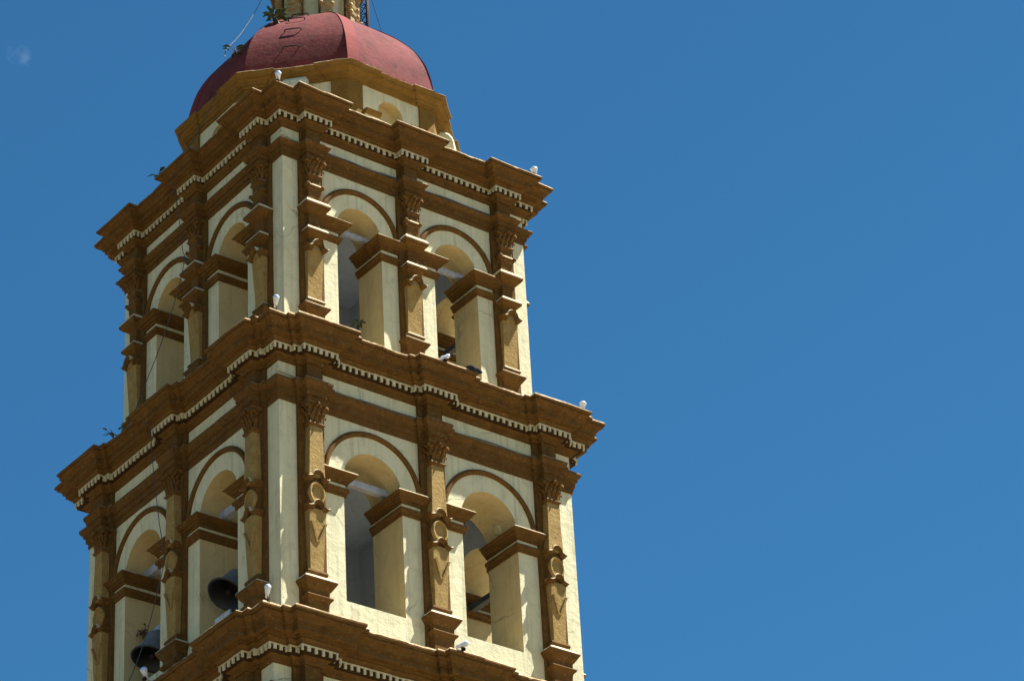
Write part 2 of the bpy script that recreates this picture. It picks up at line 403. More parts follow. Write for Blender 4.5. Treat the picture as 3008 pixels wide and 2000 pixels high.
def capital(z0, z1, half, p):
    mb = MB(); H = z1-z0
    rl(mb, [(z0, half, p), (z0+.7*H, half*1.02, p), (z0+.86*H, half*1.25, p+.05)])
    rl(mb, [(z0+.84*H, half*1.45, p+.07), (z0+.90*H, half*1.55, p+.09), (z1-.01, half*1.62, p+.10)])
    for row, (zb, hh, ws, cu) in enumerate(((z0, .42*H, (-.66, 0, .66), 1.0), (z0+.28*H, .46*H, (-1.0, -.33, .33, 1.0), 1.15))):
        for q in ws:
            leaf_strip(mb, (q*half, -p, zb), (0, -1, 0), (1, 0, 0), hh, half*.62, cu)
        for s in (-1, 1):
            for q in (.25, .75):
                leaf_strip(mb, (s*half, -p*q-.02, zb), (s, 0, 0), (0, 1, 0), hh, p*.42, cu)
    for s in (-1, 1):                                  # volutes
        for rr, dd in ((.062, 0), (.036, .02)):
            mtx = Matrix.Translation((s*half*1.35, -p-.03-dd, z0+.78*H)) @ Matrix.Rotation(math.pi/2, 4, 'X')
            mb.lathe([(.001, -.04), (rr, -.04), (rr, .04), (.001, .04)], 12, 0, mtx)
    mb.ball((0, -p-.09, z0+.88*H), .05)
    return mb
class Pil: pass
def build_pilaster(S, lv):
    """returns list of (name, mesh object builder, material, parent key)"""
    out = []
    st, sp = S['strip'], S['sp']
    if lv == 3:
        m = MB(); rl(m, [(S['z0']+.1, st, sp), (S['arch_b']-.001, st, sp)])
        rl(m, [(3.50, .155, .24), (3.1, .165, .25), (2.6, .165, .20), (1.9, .14, .205), (1.3, .15, .19)][::-1]); out.append(('pilaster', m, BROWN))
        out.append(('capital', capital(3.44, 3.885, .17, .25), BROWN))
        m = MB(); rl(m, [(3.33, .165, .25), (3.36, .175, .265), (3.40, .20, .29), (3.425, .20, .29), (3.455, .175, .26)]); out.append(('neck_moulding', m, BROWN))
        m = MB(); rl(m, [(3.00, .17, .24), (3.04, .20, .27), (3.10, .215, .285), (3.13, .215, .285), (3.17, .19, .26)])
        for s in (-1, 1):
            mtx = Matrix.Translation((s*.205, -.16, 3.125)) @ Matrix.Rotation(math.pi/2, 4, 'X')
            m.lathe([(.001, -.05), (.05, -.05), (.05, .135), (.03, .14), (.03, .15), (.001, .15)], 12, 0, mtx)
        out.append(('scroll_band', m, BROWN))
        m = MB(); rl(m, [(2.36, .17, .21), (2.39, .22, .27), (2.44, .285, .345), (2.49, .325, .395), (2.52, .335, .41), (2.56, .335, .41), (2.60, .325, .398), (2.64, .30, .372), (2.675, .265, .33), (2.70, .21, .27)]); out.append(('moulded_slab', m, BROWN))
        m = MB(); rl(m, [(1.66, .15, .2), (1.70, .185, .245), (1.75, .24, .305), (1.79, .28, .35), (1.815, .29, .365), (1.85, .29, .365), (1.885, .278, .352), (1.925, .25, .322), (1.955, .21, .28), (1.97, .17, .23)]); out.append(('moulded_slab', m, BROWN))
        m = MB(); arched_mould(m, 1.40, .295, .375, .145, .085)
        out.append(('arched_moulding', m, [BROWN, SUNLIT_WORN]))
        m = MB(); rl(m, [(-.02, .19, .16), (.5, .198, .19), (1.34, .215, .25)])
        rl(m, [(1.30, .13, .275), (1.50, .13, .255)]); out.append(('tapered_shaft', m, SHAFT))
        m = MB(); rl(m, [(-.06, .21, .2), (-.05, .225, .22), (-.03, .24, .235), (.0, .24, .235), (.03, .225, .22), (.05, .20, .2)])
        rl(m, [(-1.4, .20, .11), (-.52, .20, .11), (-.44, .205, .12), (-.36, .225, .17), (-.27, .29, .24), (-.20, .34, .275), (-.17, .355, .285), (-.14, .345, .28), (-.09, .28, .23), (-.065, .22, .2)])
        out.append(('pedestal', m, BROWN))
    else:
        a = 0 if lv == 2 else -8.05
        m = MB(); rl(m, [(S['z0']+.1 if lv == 2 else -30, st, sp), (S['arch_b']-.001, st, sp)])
        rl(m, [(-5.75+a, .20, .222), (-5.05+a, .20, .222)])
        out.append(('pilaster', m, BROWN))
        m = MB(); rl(m, [(-5.0+a, .2, .285), (-4.93+a, .198, .28), (-3.72+a, .158, .272)]); out.append(('upper_shaft', m, SHAFT))
        out.append(('capital', capital(-3.66+a, -3.15+a, .175, .27), BROWN))
        m = MB(); rl(m, [(-3.75+a, .17, .28), (-3.72+a, .195, .295), (-3.69+a, .215, .315), (-3.675+a, .215, .315), (-3.65+a, .185, .285)]); out.append(('neck_moulding', m, BROWN))
        for q, hh_, r_ in ((-5.02, .30, .13), (-5.74, .295, .12)):
            m = MB(); arched_mould(m, q+a, hh_, .345, r_, .09); out.append(('arched_moulding', m, [BROWN, SUNLIT_WORN]))
        m = MB(); N = 28
        cz = -5.405+a; rx, rz = .165, .235
        loops = []
        for i in range(N):
            t = 2*math.pi*i/N; c, s = math.cos(t), math.sin(t)
            loops.append([((rx+q)*c, -n, cz+(rz+q)*s) for q, n in ((.045, .20), (.04, .27), (.015, .29), (-.01, .275), (-.012, .23))])
        loops.append(loops[0])
        m.loft(loops, closed=False, cap0=False, cap1=False, smooth=True)
        m.add([((rx)*math.cos(2*math.pi*i/N), -.236, cz+rz*math.sin(2*math.pi*i/N)) for i in range(N)], [tuple(range(N))])
        out.append(('roundel', m, SHAFT))
        m = MB(); rl(m, [(-7.28+a, .165, .205), (-6.6+a, .19, .235), (-5.80+a, .215, .28)]); out.append(('tapered_shaft', m, SHAFT))
        m = MB()
        def vbar(u0, z0_, u1, z1_, wd):
            p0, p1 = .262, .232
            front = [(u0-wd, -p0-.055, z0_), (u0+wd, -p0-.055, z0_), (u1+wd, -p1-.03, z1_), (u1-wd, -p1-.03, z1_)]
            bk = [(x, -.2, z) for x, y, z in front]
            m.add(front+bk, [(0, 3, 2, 1), (0, 1, 5, 4), (1, 2, 6, 5), (2, 3, 7, 6), (3, 0, 4, 7)])
        vbar(-.17, -6.13+a, -.01, -6.58+a, .024); vbar(.19, -6.13+a, .03, -6.58+a, .024)
        out.append(('chevron', m, SHAFT))
        m = MB()
        rl(m, [(-7.39+a, .22, .21), (-7.37+a, .245, .23), (-7.31+a, .26, .245), (-7.26+a, .245, .23), (-7.245+a, .2, .2)])
        rl(m, [(-7.87+a, .27, .255), (-7.75+a, .275, .26), (-7.73+a, .30, .275), (-7.66+a, .345, .32), (-7.60+a, .385, .35), (-7.55+a, .415, .375), (-7.52+a, .42, .38), (-7.49+a, .40, .36), (-7.45+a, .35, .32), (-7.40+a, .27, .25)])
        rl(m, [(-9.3+a, .26, .25), (-8.05+a, .26, .25), (-7.99+a, .275, .265), (-7.94+a, .325, .315), (-7.91+a, .335, .325), (-7.885+a, .325, .315), (-7.86+a, .28, .265)])
        out.append(('pedestal', m, BROWN))
    return out

def copy_tree(o, parent):
    c = o.copy(); COL.objects.link(c); c.parent = parent
    for ch in list(o.children):
        g = ch.copy(); COL.objects.link(g); g.parent = c
    return c

for lv in (3, 2, 1):
    S = ST[lv]; w = S['w']
    mb = wall_mesh(S); o = mb.build('storey_wall', [CREAM, REVEAL, INNER], tower)
    entablature(S, lv)
    # floor / ceiling slabs
    m = MB(); q = w-S['t']+.05
    zt = S['z1']
    m.box((-q, -q, zt-.22), (q, q, zt-.02)); m.build('ceiling_slab', INNER, tower)
    if lv != 1:
        # arch mouldings and imposts on every face whose openings can be seen
        ring = arch_ring(S).build('arch_moulding', BROWN, tower)
        first = True
        for k in (0, 3, 1, 2):
            for c in (-S['cu'], S['cu']):
                if k in (0, 3):
                    r = ring if first else ring.copy()
                    if not first: COL.objects.link(r); r.parent = tower
                    r.matrix_basis = Matrix.Rotation(k*math.pi/2, 4, 'Z') @ Matrix.Translation((c, -w, 0)); first = False
        for sd in (-1, 1):
            for c in (-S['cu'], S['cu']):
                proto = impost_mesh(S, sd, c).build('impost', [BROWN, CREAM], tower); place(proto, 0, w)
                for k in (3, 1, 2):
                    cc = proto.copy(); COL.objects.link(cc); cc.parent = tower; place(cc, k, w)
    # pilasters: three on each seen face, and the ones at the ends of the turned faces
    parts = build_pilaster(S, lv)
    root = parts[0][1].build(parts[0][0], parts[0][2], tower)
    for nm, m, mt in parts[1:]: m.build(nm, mt, root)
    first = True
    for k, cs in ((0, S['pc']), (3, S['pc']), (1, S['pc'][:1]), (2, S['pc'][2:])):
        for c in cs:
            r = root if first else copy_tree(root, tower)
            first = False
            if lv == 2 and k == 3 and c < 0: c += .10
            r.matrix_basis = Matrix.Rotation(k*math.pi/2, 4, 'Z') @ Matrix.Translation((c, -w, 0))

for lv in (3, 2):
    S = ST[lv]; w = S['w']; z = S['arch_t']+.17; m = MB()
    m.tube([(-w-.02, -w+.02, z+.14), (-w-.03, -w-.03, z+.05), (-w-.02, -w-.035, z), (-w+.2, -w-.035, z-.01), (-w+.55, -w-.035, z-.05)], .016, 6)
    m.ball((-w-.03, -w-.03, z+.03), .05)
    m.build('conduit', DENT, tower)

# ------------------------------------------------------------------ drum, dome and lantern
T8 = math.tan(math.pi/8)
def octa_plan(a, brk=None, dep=.07):
    pts = []
    h = a*T8
    for k in range(8):
        ang = k*math.pi/4
        def W_(u, n):          # facet 0 faces -y
            x, y = u, -(a+n); c, s = math.cos(ang), math.sin(ang)
            return (c*x - s*y, s*x + c*y)
        if brk is None: pts.append(W_(-h, 0))
        else:
            ho = (a+dep)*T8
            pts += [W_(-ho, dep), W_(-h+brk, dep), W_(-h+brk, 0), W_(h-brk, 0), W_(h-brk, dep)]
    return pts
DA = 3.02
mb = MB()
# drum wall with a blind arched niche in each facet
NH, NT, NB, ND = .36, 7.08, 5.9, .28
for k in range(8):
    ang = k*math.pi/4; c_, s_ = math.cos(ang), math.sin(ang)
    def F8(u, n, z): x, y = u, -(DA+n); return (c_*x - s_*y, s_*x + c_*y, z)
    h = DA*T8; zb, zt = 5.3, 7.4; zs = NT-NH; N = 16
    for a, b in ((-h, -NH), (NH, h)): mb.add([F8(a, 0, zb), F8(b, 0, zb), F8(b, 0, zt), F8(a, 0, zt)], [(0, 1, 2, 3)])
    mb.add([F8(-NH, 0, zb), F8(NH, 0, zb), F8(NH, 0, NB), F8(-NH, 0, NB)], [(0, 1, 2, 3)])
    arc = [(NH*math.cos(math.pi*(1-i/N)), zs+NH*math.sin(math.pi*(1-i/N))) for i in range(N+1)]
    for p, q in zip(arc, arc[1:]):
        mb.add([F8(p[0], 0, p[1]), F8(q[0], 0, q[1]), F8(q[0], 0, zt), F8(p[0], 0, zt)], [(0, 1, 2, 3)])
    out = [(-NH, NB)] + arc + [(NH, NB)]
    for p, q in zip(out, out[1:]+out[:1]):
        mb.add([F8(p[0], 0, p[1]), F8(p[0], -ND, p[1]), F8(q[0], -ND, q[1]), F8(q[0], 0, q[1])], [(0, 1, 2, 3)], 1)
    mb.add([F8(u, -ND, z) for u, z in out], [tuple(range(len(out)))], 1)
drum = mb.build('drum', [CREAM, REVEAL], tower)
for k in range(8):
    ang = k*math.pi/4; m = MB()
    h = DA*T8; d = .06; ho = (DA+d)*T8; bw = .40
    def G(u, n, kk):
        aa = kk*math.pi/4; x, y = u, -(DA+n); return (math.cos(aa)*x - math.sin(aa)*y, math.sin(aa)*x + math.cos(aa)*y)
    pl = [G(h-bw, -.05, k-1), G(h-bw, d, k-1), G(-ho, d, k), G(-h+bw, d, k), G(-h+bw, -.05, k)]
    m.loft([[(*p, z) for p in pl] for z in (5.3, 7.34)])
    m.build('drum_pilaster', FADED, drum)
m = MB()
sweep(m, octa_plan(DA, .44, .07), [(-.2, 7.30), (.05, 7.30), (.06, 7.36), (.11, 7.37), (.12, 7.42), (.17, 7.45), (.20, 7.48), (.25, 7.49), (.26, 7.54), (.32, 7.59), (.325, 7.62), (.30, 7.645), (.2, 7.67), (-.4, 7.70)], jit=.012, step=.13)
m.build('drum_cornice', FADED, drum)
m = MB(); mp_ = MB()
for k in range(8):
    for a, b in ((-.86, -.42), (.42, .86)):
        def G2(u, n, z):
            aa = k*math.pi/4; x, y = u, -(DA+n); return (math.cos(aa)*x - math.sin(aa)*y, math.sin(aa)*x + math.cos(aa)*y, z)
        m.loft([[G2(a, p, z), G2(b, p, z), G2(b, -.02, z), G2(a, -.02, z)] for z, p in ((6.36, .12), (6.38, .20), (6.47, .24), (6.51, .12))])
        mp_.loft([[G2(a+.01, p, z), G2(b-.01, p, z), G2(b-.01, -.02, z), G2(a+.01, -.02, z)] for z, p in ((5.3, .13), (6.37, .13))])
m.build('plinth_cap', FADED, drum); mp_.build('plinth', CREAM, drum)
# scroll buttresses on the diagonals
for k in (0, 1, 3):
    m = MB(); ang = math.pi*1.25 + k*math.pi/2
    e = Vector((math.cos(ang), math.sin(ang), 0)); s = Vector((-e.y, e.x, 0))
    prof = [(2.9, 5.3), (3.95, 5.3), (3.9, 5.7), (3.72, 6.0), (3.52, 6.4), (3.44, 6.8), (3.42, 7.05), (3.38, 7.20), (3.30, 7.32), (3.20, 7.38), (3.08, 7.43), (2.9, 7.40)]
    loops = []
    for q in (-.31, -.27, .27, .31):
        kk = .97 if abs(q) > .3 else 1
        loops.append([tuple(e*(2.9+(r-2.9)*kk) + s*q + Vector((0, 0, 5.3+(z-5.3)*kk + noise.noise(Vector((r*3, q*3, z*3+k)))*.03))) for r, z in prof])
    m.loft(loops); m.build('scroll_buttress', CREAM, tower)
zt_ = [7.55, 7.9, 8.2, 8.5, 8.8, 9.1, 9.35, 9.6, 9.85, 10.1, 10.35, 10.6, 10.82, 11.0, 11.12]
rt_ = [3.38, 3.355, 3.30, 3.225, 3.125, 2.985, 2.84, 2.66, 2.45, 2.21, 1.94, 1.64, 1.36, 1.12, .95]
def interp(x, X, Y):
    for i in range(len(X)-1):
        if x <= X[i+1]:
            hh_ = X[i+1]-X[i]; t = (x-X[i])/hh_
            sl_ = lambda j: (Y[min(j+1, len(Y)-1)]-Y[max(j-1, 0)])/(X[min(j+1, len(X)-1)]-X[max(j-1, 0)])
            m0, m1 = sl_(i)*hh_, sl_(i+1)*hh_
            return (2*t**3-3*t*t+1)*Y[i] + (t**3-2*t*t+t)*m0 + (3*t*t-2*t**3)*Y[i+1] + (t**3-t*t)*m1
    return Y[-1]
mb = MB(); mr = MB()
zz_ = [7.55 + (11.1-7.55)*i/40 for i in range(41)]
def dome_pt(k, t, z, ex=0.0):
    r = interp(z, zt_, rt_); r += noise.noise(Vector((k*1.3+t*2, z*.9, 2)))*.02
    a0 = R_(-112.5) + k*math.pi/4; a1 = a0 + math.pi/4
    p = Vector((math.cos(a0), math.sin(a0), 0))*r*(1-t) + Vector((math.cos(a1), math.sin(a1), 0))*r*t
    p *= 1 + ex/r
    return (p.x, p.y, z + ex*.4)
TS = [i/10 for i in range(11)]
for k in range(8):
    mb.loft([[dome_pt(k, t, z) for t in TS] for z in zz_], closed=False, cap0=False, cap1=False, smooth=True)
dome = mb.build('dome', RED, tower)
for k in range(7):
    m = MB()
    for sgn in (1,):
        loops = []
        for z in zz_:
            r = interp(z, zt_, rt_); q = min(.22, .34/(r*2*math.sin(math.pi/8)+.01)) if sgn else 0.015
            L0 = [dome_pt(k, q, z, -.03), dome_pt(k, q, z, .018), dome_pt(k, 0, z, .018), dome_pt(k, 0, z, -.03)]
            if not sgn: L0 = [dome_pt(k-1, 1-q*3, z, -.03), dome_pt(k-1, 1-q*3, z, .018), dome_pt(k-1, 1, z, .018), dome_pt(k-1, 1, z, -.03)]; L0 = L0[::-1]
            loops.append(L0)
        m.loft(loops, smooth=False)
    m.build('dome_rib', RIB, dome)
# iron rungs on the facet between the two seen faces
for z in (10.42, 9.92, 9.20, 8.45):
    m = MB(); n = Vector((-1, -1, 0)).normalized(); tv = Vector((1, -1, 0)).normalized()
    ap = interp(z, zt_, rt_)*math.cos(math.pi/8)
    q = lambda s, o, dz: tuple(n*(ap+o) + tv*s + Vector((0, 0, z+dz)))
    m.tube([q(-.33, -.05, .02), q(-.335, .03, .05), q(-.31, .055, .055), q(.05, .055, .055), q(.075, .03, .05), q(.07, -.05, .02)], .016, 6)
    m.build('rung', IRON, dome)
# lantern
LA = .90
def G3(k, u, n, z, a=LA):
    aa = k*math.pi/4; x, y = u, -(a+n); return (math.cos(aa)*x - math.sin(aa)*y, math.sin(aa)*x + math.cos(aa)*y, z)
m = MB(); hL = LA*T8
nh, zs_, zb_ = .19, 12.25, 11.0
for k in range(8):
    for a, b in ((-hL, -nh), (nh, hL)): m.add([G3(k, a, 0, 10.6), G3(k, b, 0, 10.6), G3(k, b, 0, 13.2), G3(k, a, 0, 13.2)], [(0, 1, 2, 3)])
    arc = [(nh*math.cos(math.pi*(1-i/12)), zs_+nh*math.sin(math.pi*(1-i/12))) for i in range(13)]
    for p, q in zip(arc, arc[1:]): m.add([G3(k, p[0], 0, p[1]), G3(k, q[0], 0, q[1]), G3(k, q[0], 0, 13.2), G3(k, p[0], 0, 13.2)], [(0, 1, 2, 3)])
    m.add([G3(k, -nh, 0, 10.6), G3(k, nh, 0, 10.6), G3(k, nh, 0, zb_), G3(k, -nh, 0, zb_)], [(0, 1, 2, 3)])
    out = [(-nh, zb_)] + arc + [(nh, zb_)]
    for p, q in zip(out, out[1:]+out[:1]): m.add([G3(k, p[0], 0, p[1]), G3(k, p[0], -.15, p[1]), G3(k, q[0], -.15, q[1]), G3(k, q[0], 0, q[1])], [(0, 1, 2, 3)])
    m.add([G3(k, u, -.15, z) for u, z in out], [tuple(range(len(out)))])
m.add([G3(k, -hL, 0, 13.19) for k in range(8)], [tuple(range(8))])
lantern = m.build('lantern', CREAM, tower)
for k in range(8):
    m = MB(); out = [(nh+.05, zb_)] + [((nh+.05)*math.cos(math.pi*i/12), zs_+(nh+.05)*math.sin(math.pi*i/12)) for i in range(13)] + [(-nh-.05, zb_)]
    inn = [(nh+.005, zb_)] + [((nh+.005)*math.cos(math.pi*i/12), zs_+(nh+.005)*math.sin(math.pi*i/12)) for i in range(13)] + [(-nh-.005, zb_)]
    for i in range(len(out)-1):
        a, b, c, d = out[i], out[i+1], inn[i+1], inn[i]
        vs = [G3(k, u, .05, z) for u, z in (a, b, c, d)] + [G3(k, u, -.01, z) for u, z in (a, b, c, d)]
        m.add(vs, [(0, 1, 2, 3), (0, 4, 5, 1), (2, 6, 7, 3)])
    m.build('niche_frame', BROWN, lantern)
def lantern_pilaster():
    m = MB()
    for sgn in (-1, 1):
        pass
    pr = [(10.6, .14, .14), (11.25, .135, .135), (11.27, .165, .17), (11.36, .165, .18), (11.38, .12, .12), (11.46, .12, .12), (11.48, .165, .17), (11.58, .17, .18), (11.60, .13, .12), (11.9, .115, .11), (12.2, .12, .13), (12.25, .16, .16), (12.4, .18, .19), (12.42, .13, .13), (13.0, .13, .13)]
    rl(m, pr)
    for i in range(7):
        z = 11.64 + i*.085
        for s in (-1, 1): m.ball((s*(.04+.025*(i % 2)), -.12, z), .042, 6, sq=(1, .8, .8))
    for s in (-1, 1):
        for z in (11.32, 11.53):
            m.lathe([(.001, -.06), (.05, -.06), (.05, .06), (.001, .06)], 10, 0, Matrix.Translation((s*.15, -.14, z)) @ Matrix.Rotation(math.pi/2, 4, 'X'))
    return m
lp = lantern_pilaster().build('lantern_pilaster', STONE, lantern)
for k in range(8):
    o = lp if k == 0 else lp.copy()
    if k: COL.objects.link(o); o.parent = lantern
    o.matrix_basis = Matrix.Rotation(k*math.pi/4 + math.pi/8, 4, 'Z') @ Matrix.Translation((0, -LA/math.cos(math.pi/8)+.02, 0))
m = MB(); sweep(m, octa_plan(LA), [(-.1, 12.35), (.10, 12.36), (.13, 12.42), (.22, 12.47), (.26, 12.55), (.38, 12.62), (.4, 12.72), (-.1, 12.8)], jit=.008, step=.12)
m.build('lantern_cornice', BROWN, lantern)

# ------------------------------------------------------------------ ground
m = MB(); g = 2500
m.add([(-g, -g, -Z0), (g, -g, -Z0), (g, g, -Z0), (-g, g, -Z0)], [(0, 1, 2, 3)])
tag(m.build('ground', GROUND), kind='structure')
BOUNCE_CUT = mat('bounce_cut_dark', (.13,.10,.055), (.105,.08,.045), (.07,.06,.03), scale=.15, bump=.2, bscale=2)
m = MB(); m.add([(-g, -g+300, -Z0+.02), (-12, -12, -Z0+.02), (-12, g, -Z0+.02), (-g, g, -Z0+.02)], [(0, 1, 2, 3)])
tag(m.build('bounce_cut_sheet', BOUNCE_CUT), kind='structure')  # unseen dark sheet, added to cut ground bounce onto the shaded face

# ------------------------------------------------------------------ beams
def beam(label, a, b, r, group='beams across the tower openings', square=True):
    a, b = Vector(a), Vector(b); m = MB(); d = (b-a); L = d.length; d.normalize()
    s = d.cross(Vector((0, 0, 1))).normalized(); u = s.cross(d)
    loops = []
    for i in range(9):
        p = a + d*L*i/8
        rr = r*(1+.08*noise.noise(p*3))
        loops.append([tuple(p + s*x*rr + u*y*rr) for x, y in ((-1, -.8), (-.8, -1), (.8, -1), (1, -.8), (1, .8), (.8, 1), (-.8, 1), (-1, .8))])
    m.loft(loops); o = m.build('wooden_beam', DARKBEAM if label.startswith('dark') else BEAM)
    return tag(o, label, 'beam', group)
beam('grey beam spanning the upper opening nearest the front corner on the sunlit face', (-2.03, -3.02, 2.69), (-.76, -3.02, 2.70), .062)
beam('grey beam spanning the upper opening nearest the right edge of the tower', (.74, -3.02, 2.65), (2.02, -3.02, 2.66), .062)
beam('pale thick beam spanning the lower opening beside the front corner on the sunlit face', (-2.4, -3.5, -4.34), (-.8, -3.5, -4.36), .085)
beam('pale beam above the tilted bell nearest the front corner', (-3.45, -.80, -4.44), (-3.45, -2.4, -4.44), .10)
beam('pale beam above the bell in the outer opening of the shaded face', (-3.45, 2.40, -4.44), (-3.45, .80, -4.44), .10)
beam('dark beam crossing the far opening seen through the lower right arch', (3.4, -2.4, -4.9), (3.4, -.8, -4.9), .085)
beam('dark beam crossing the far opening seen through the upper right arch', (3.0, -2.05, 2.0), (3.0, -.75, 2.0), .075)

# ------------------------------------------------------------------ bells
def bell(label, loc, r, tilt, axis_rz, group='bronze bells in the shaded face'):
    root = empty('bronze_bell', loc)
    tag(root, label, 'bell', group)
    rotm = Matrix.Rotation(axis_rz, 4, 'Z') @ Matrix.Rotation(tilt, 4, 'Y')
    H = r*1.55
    prof = [(r, -H), (r*.99, -H+.03*r), (r*.90, -H*.90), (r*.76, -H*.74), (r*.66, -H*.52), (r*.60, -H*.28), (r*.55, -H*.12), (r*.42, -H*.03), (r*.2, 0), (.001, .01)]
    m = MB(); m.lathe(prof, 32, 0, rotm); m.build('bell_body', BRONZE, root, world=False)
    m = MB(); m.lathe([(r, -H), (r*.97, -H-.02), (r*.88, -H-.005), (r*.80, -H*.90), (r*.66, -H*.74), (r*.56, -H*.4), (r*.45, -H*.12), (.001, -H*.06)], 32, 0, rotm); m.build('bell_mouth', BRONZEIN, root, world=False)
    m = MB(); m.tube([rotm @ Vector((0, 0, -.1*H)), rotm @ Vector((0.02, 0, -.8*H))], .025, 8); m.ball(rotm @ Vector((.02, 0, -.86*H)), r*.16); m.build('clapper', IRON, root, world=False)
    m = MB()
    loops = [[rotm @ Vector((x*k1, y, z)) for x, z in ((-.14, 0), (.14, 0), (.11, .38*k2), (-.11, .38*k2))] for y, k1, k2 in ((-.58, .45, .25), (-.3, .8, .55), (0, .8, .8), (.3, .8, .55), (.58, .45, .25))]
    m.loft(loops); m.build('yoke', BEAM, root, world=False)
    return root
def hang(label, centre, r, tilt):
    rz = R_(6); H = r*1.55
    ax = Matrix.Rotation(rz, 3, 'Z') @ Matrix.Rotation(tilt, 3, 'Y') @ Vector((0, 0, 1))
    return bell(label, Vector(centre) + ax*H, r, tilt, rz)
hang('dark tilted bell hanging beside the pilaster next to the front corner', (-3.85, -1.61, -6.81), .455, R_(34))
hang('dark bell hanging low in the outer opening of the shaded face', (-3.75, 1.69, -6.93), .47, R_(20))

# board behind the first bell
m = MB(); m.box((-3.73, -1.55, -8.4), (-3.68, -.95, -7.10)); m.box((-3.75, -1.30, -8.4), (-3.729, -1.27, -7.11))
tag(m.build('wooden_board', BOARD), 'pale blue weathered board standing below the tilted bell', 'board')

# ------------------------------------------------------------------ floodlights
def floodlight(label, loc, aim, stem=.2, r=.10, group='small floodlights on the cornice edges'):
    root = empty('floodlight', loc); tag(root, label, 'floodlight', group)
    aim = Vector(aim).normalized(); q = aim.to_track_quat('Z', 'Y').to_matrix().to_4x4()
    c = Vector((0, 0, stem+.05)); mt = Matrix.Translation(c) @ q
    m = MB(); m.lathe([(.001, -.17), (.035, -.165), (.038, -.09), (.05, -.06), (r*.8, .0), (r, .06), (r*1.02, .075), (r*.9, .08)], 18, 0, mt); m.build('lamp_bowl', WHITEM, root, world=False)
    m = MB(); m.lathe([(r*.95, .075), (r*.8, .10), (r*.4, .12), (.001, .125)], 18, 0, mt); m.build('lens', GLASSY, root, world=False)
    m = MB(); m.tube([(0, 0, -.05), (.01, 0, stem*.5), c - aim*.12], .016, 6); m.lathe([(.05, -.03), (.05, .015), (.001, .016)], 12); m.build('stem', IRON, root, world=False)
    return root
floodlight('white floodlight on the topmost cornice at the front corner below the dome', (-3.95, -4.05, 5.50), (-.5, -.75, .35), .09, .075)
floodlight('white floodlight on the right end of the upper cornice against the sky', (3.37, -4.28, 5.49), (-.3, -.2, .8), .05, .09)
floodlight('white floodlight on a dark stem at the foot of the upper corner pier', (-4.45, -4.60, -1.34), (-.3, -.6, .75), .24, .072)
floodlight('white floodlight on the right end of the middle cornice against the sky', (3.88, -4.85, -1.33), (.1, -.2, .8), .05, .085)
floodlight('small white floodlight on the middle cornice beneath the right upper opening', (-.12, -4.93, -1.33), (.9, -.4, .5), .02, .05)
floodlight('white floodlight on a dark stem at the foot of the lower corner pier', (-5.22, -5.32, -9.02), (-.2, -.5, .9), .24, .072)
floodlight('pale blue floodlight on the lowest cornice beneath the right arch', (-.55, -5.66, -9.0), (.8, -.5, .4), .05, .07)
floodlight('white floodlight by the bottom edge below the outer bell', (-5.52, -1.02, -9.0), (-.6, -.3, .8), .10, .08)
# small round lamp inside the lower right arch
root = empty('wall_lamp', (2.307, -3.41, -4.287)); tag(root, 'round cream lamp on the arch soffit of the lower right opening', 'wall lamp')
mt = Vector((-.913, 0, -.408)).to_track_quat('Z', 'Y').to_matrix().to_4x4()
m = MB(); m.lathe([(.13, -.06), (.13, .03), (.115, .045), (.07, .05), (.001, .052)], 20, 0, mt); m.build('lamp_disc', DENT, root, world=False)

# ------------------------------------------------------------------ plants
def plant(name, label, loc, n, size, spread, lean=(0, 0, 1), leafw=.45, seed=1, stems=3, group='wild plants rooted on the tower', leafm=None):
    rnd = random.Random(seed); root = empty(name, loc); tag(root, label, 'plant', group)
    st = MB(); lf = MB(); lean = Vector(lean)
    tips = []
    for s in range(stems):
        d = (lean + Vector((rnd.uniform(-.7, .7), rnd.uniform(-.7, .7), rnd.uniform(-.2, .5)))).normalized()*spread*rnd.uniform(.7, 1.1)
        pts = [Vector((0, 0, -.04)), d*.35 + Vector((0, 0, .02)), d*.7 + Vector((0, 0, spread*.12)), d + Vector((0, 0, spread*.15))]
        st.tube(pts, .014, 5, r1=.006); tips.append(pts)
    for i in range(n):
        pts = rnd.choice(tips); t = rnd.choice((1, 2, 2, 3, 3, 3)); p = pts[t].lerp(pts[t-1], rnd.random()*.6)
        d = Vector((rnd.uniform(-1, 1), rnd.uniform(-1, 1), rnd.uniform(-.5, .8))).normalized()
        L = size*rnd.uniform(.7, 1.2); w_ = L*leafw*.5
        sd = d.cross(Vector((rnd.uniform(-.4, .4), rnd.uniform(-.4, .4), 1))).normalized(); nn = sd.cross(d)
        row = [(0, 0), (.2, .55), (.45, 1), (.7, .8), (.9, .35), (1, .0)]
        vs = []; fs = []
        for a, b in row:
            c = p + d*(L*a + .03) - Vector((0, 0, 1))*L*.28*a*a
            vs += [c - sd*w_*b + nn*w_*.35*b, c, c + sd*w_*b + nn*w_*.35*b]
        for j in range(len(row)-1):
            o = j*3; fs += [(o, o+1, o+4, o+3), (o+1, o+2, o+5, o+4)]
        lf.add(vs, fs, 0, True)
    st.build('stem', STEM, root, world=False); lf.build('foliage', leafm or LEAF, root, world=False)
    return root
plant('wild_fig', 'leafy green fig growing at the foot of the lantern on the dome', (-1.98, -.95, 10.02), 24, .25, .31, (-.25, -.3, 1), seed=3, stems=5)
plant('wild_fig', 'small fig sprouting from the left shoulder of the red dome', (-3.02, -.78, 8.72), 11, .24, .24, (-.5, -.1, .7), seed=5, stems=4)
plant('wild_fig', 'green sprig growing on the lantern wall', (-.72, -1.02, 11.75), 12, .25, .26, (-.3, -.5, .3), seed=8, stems=3)
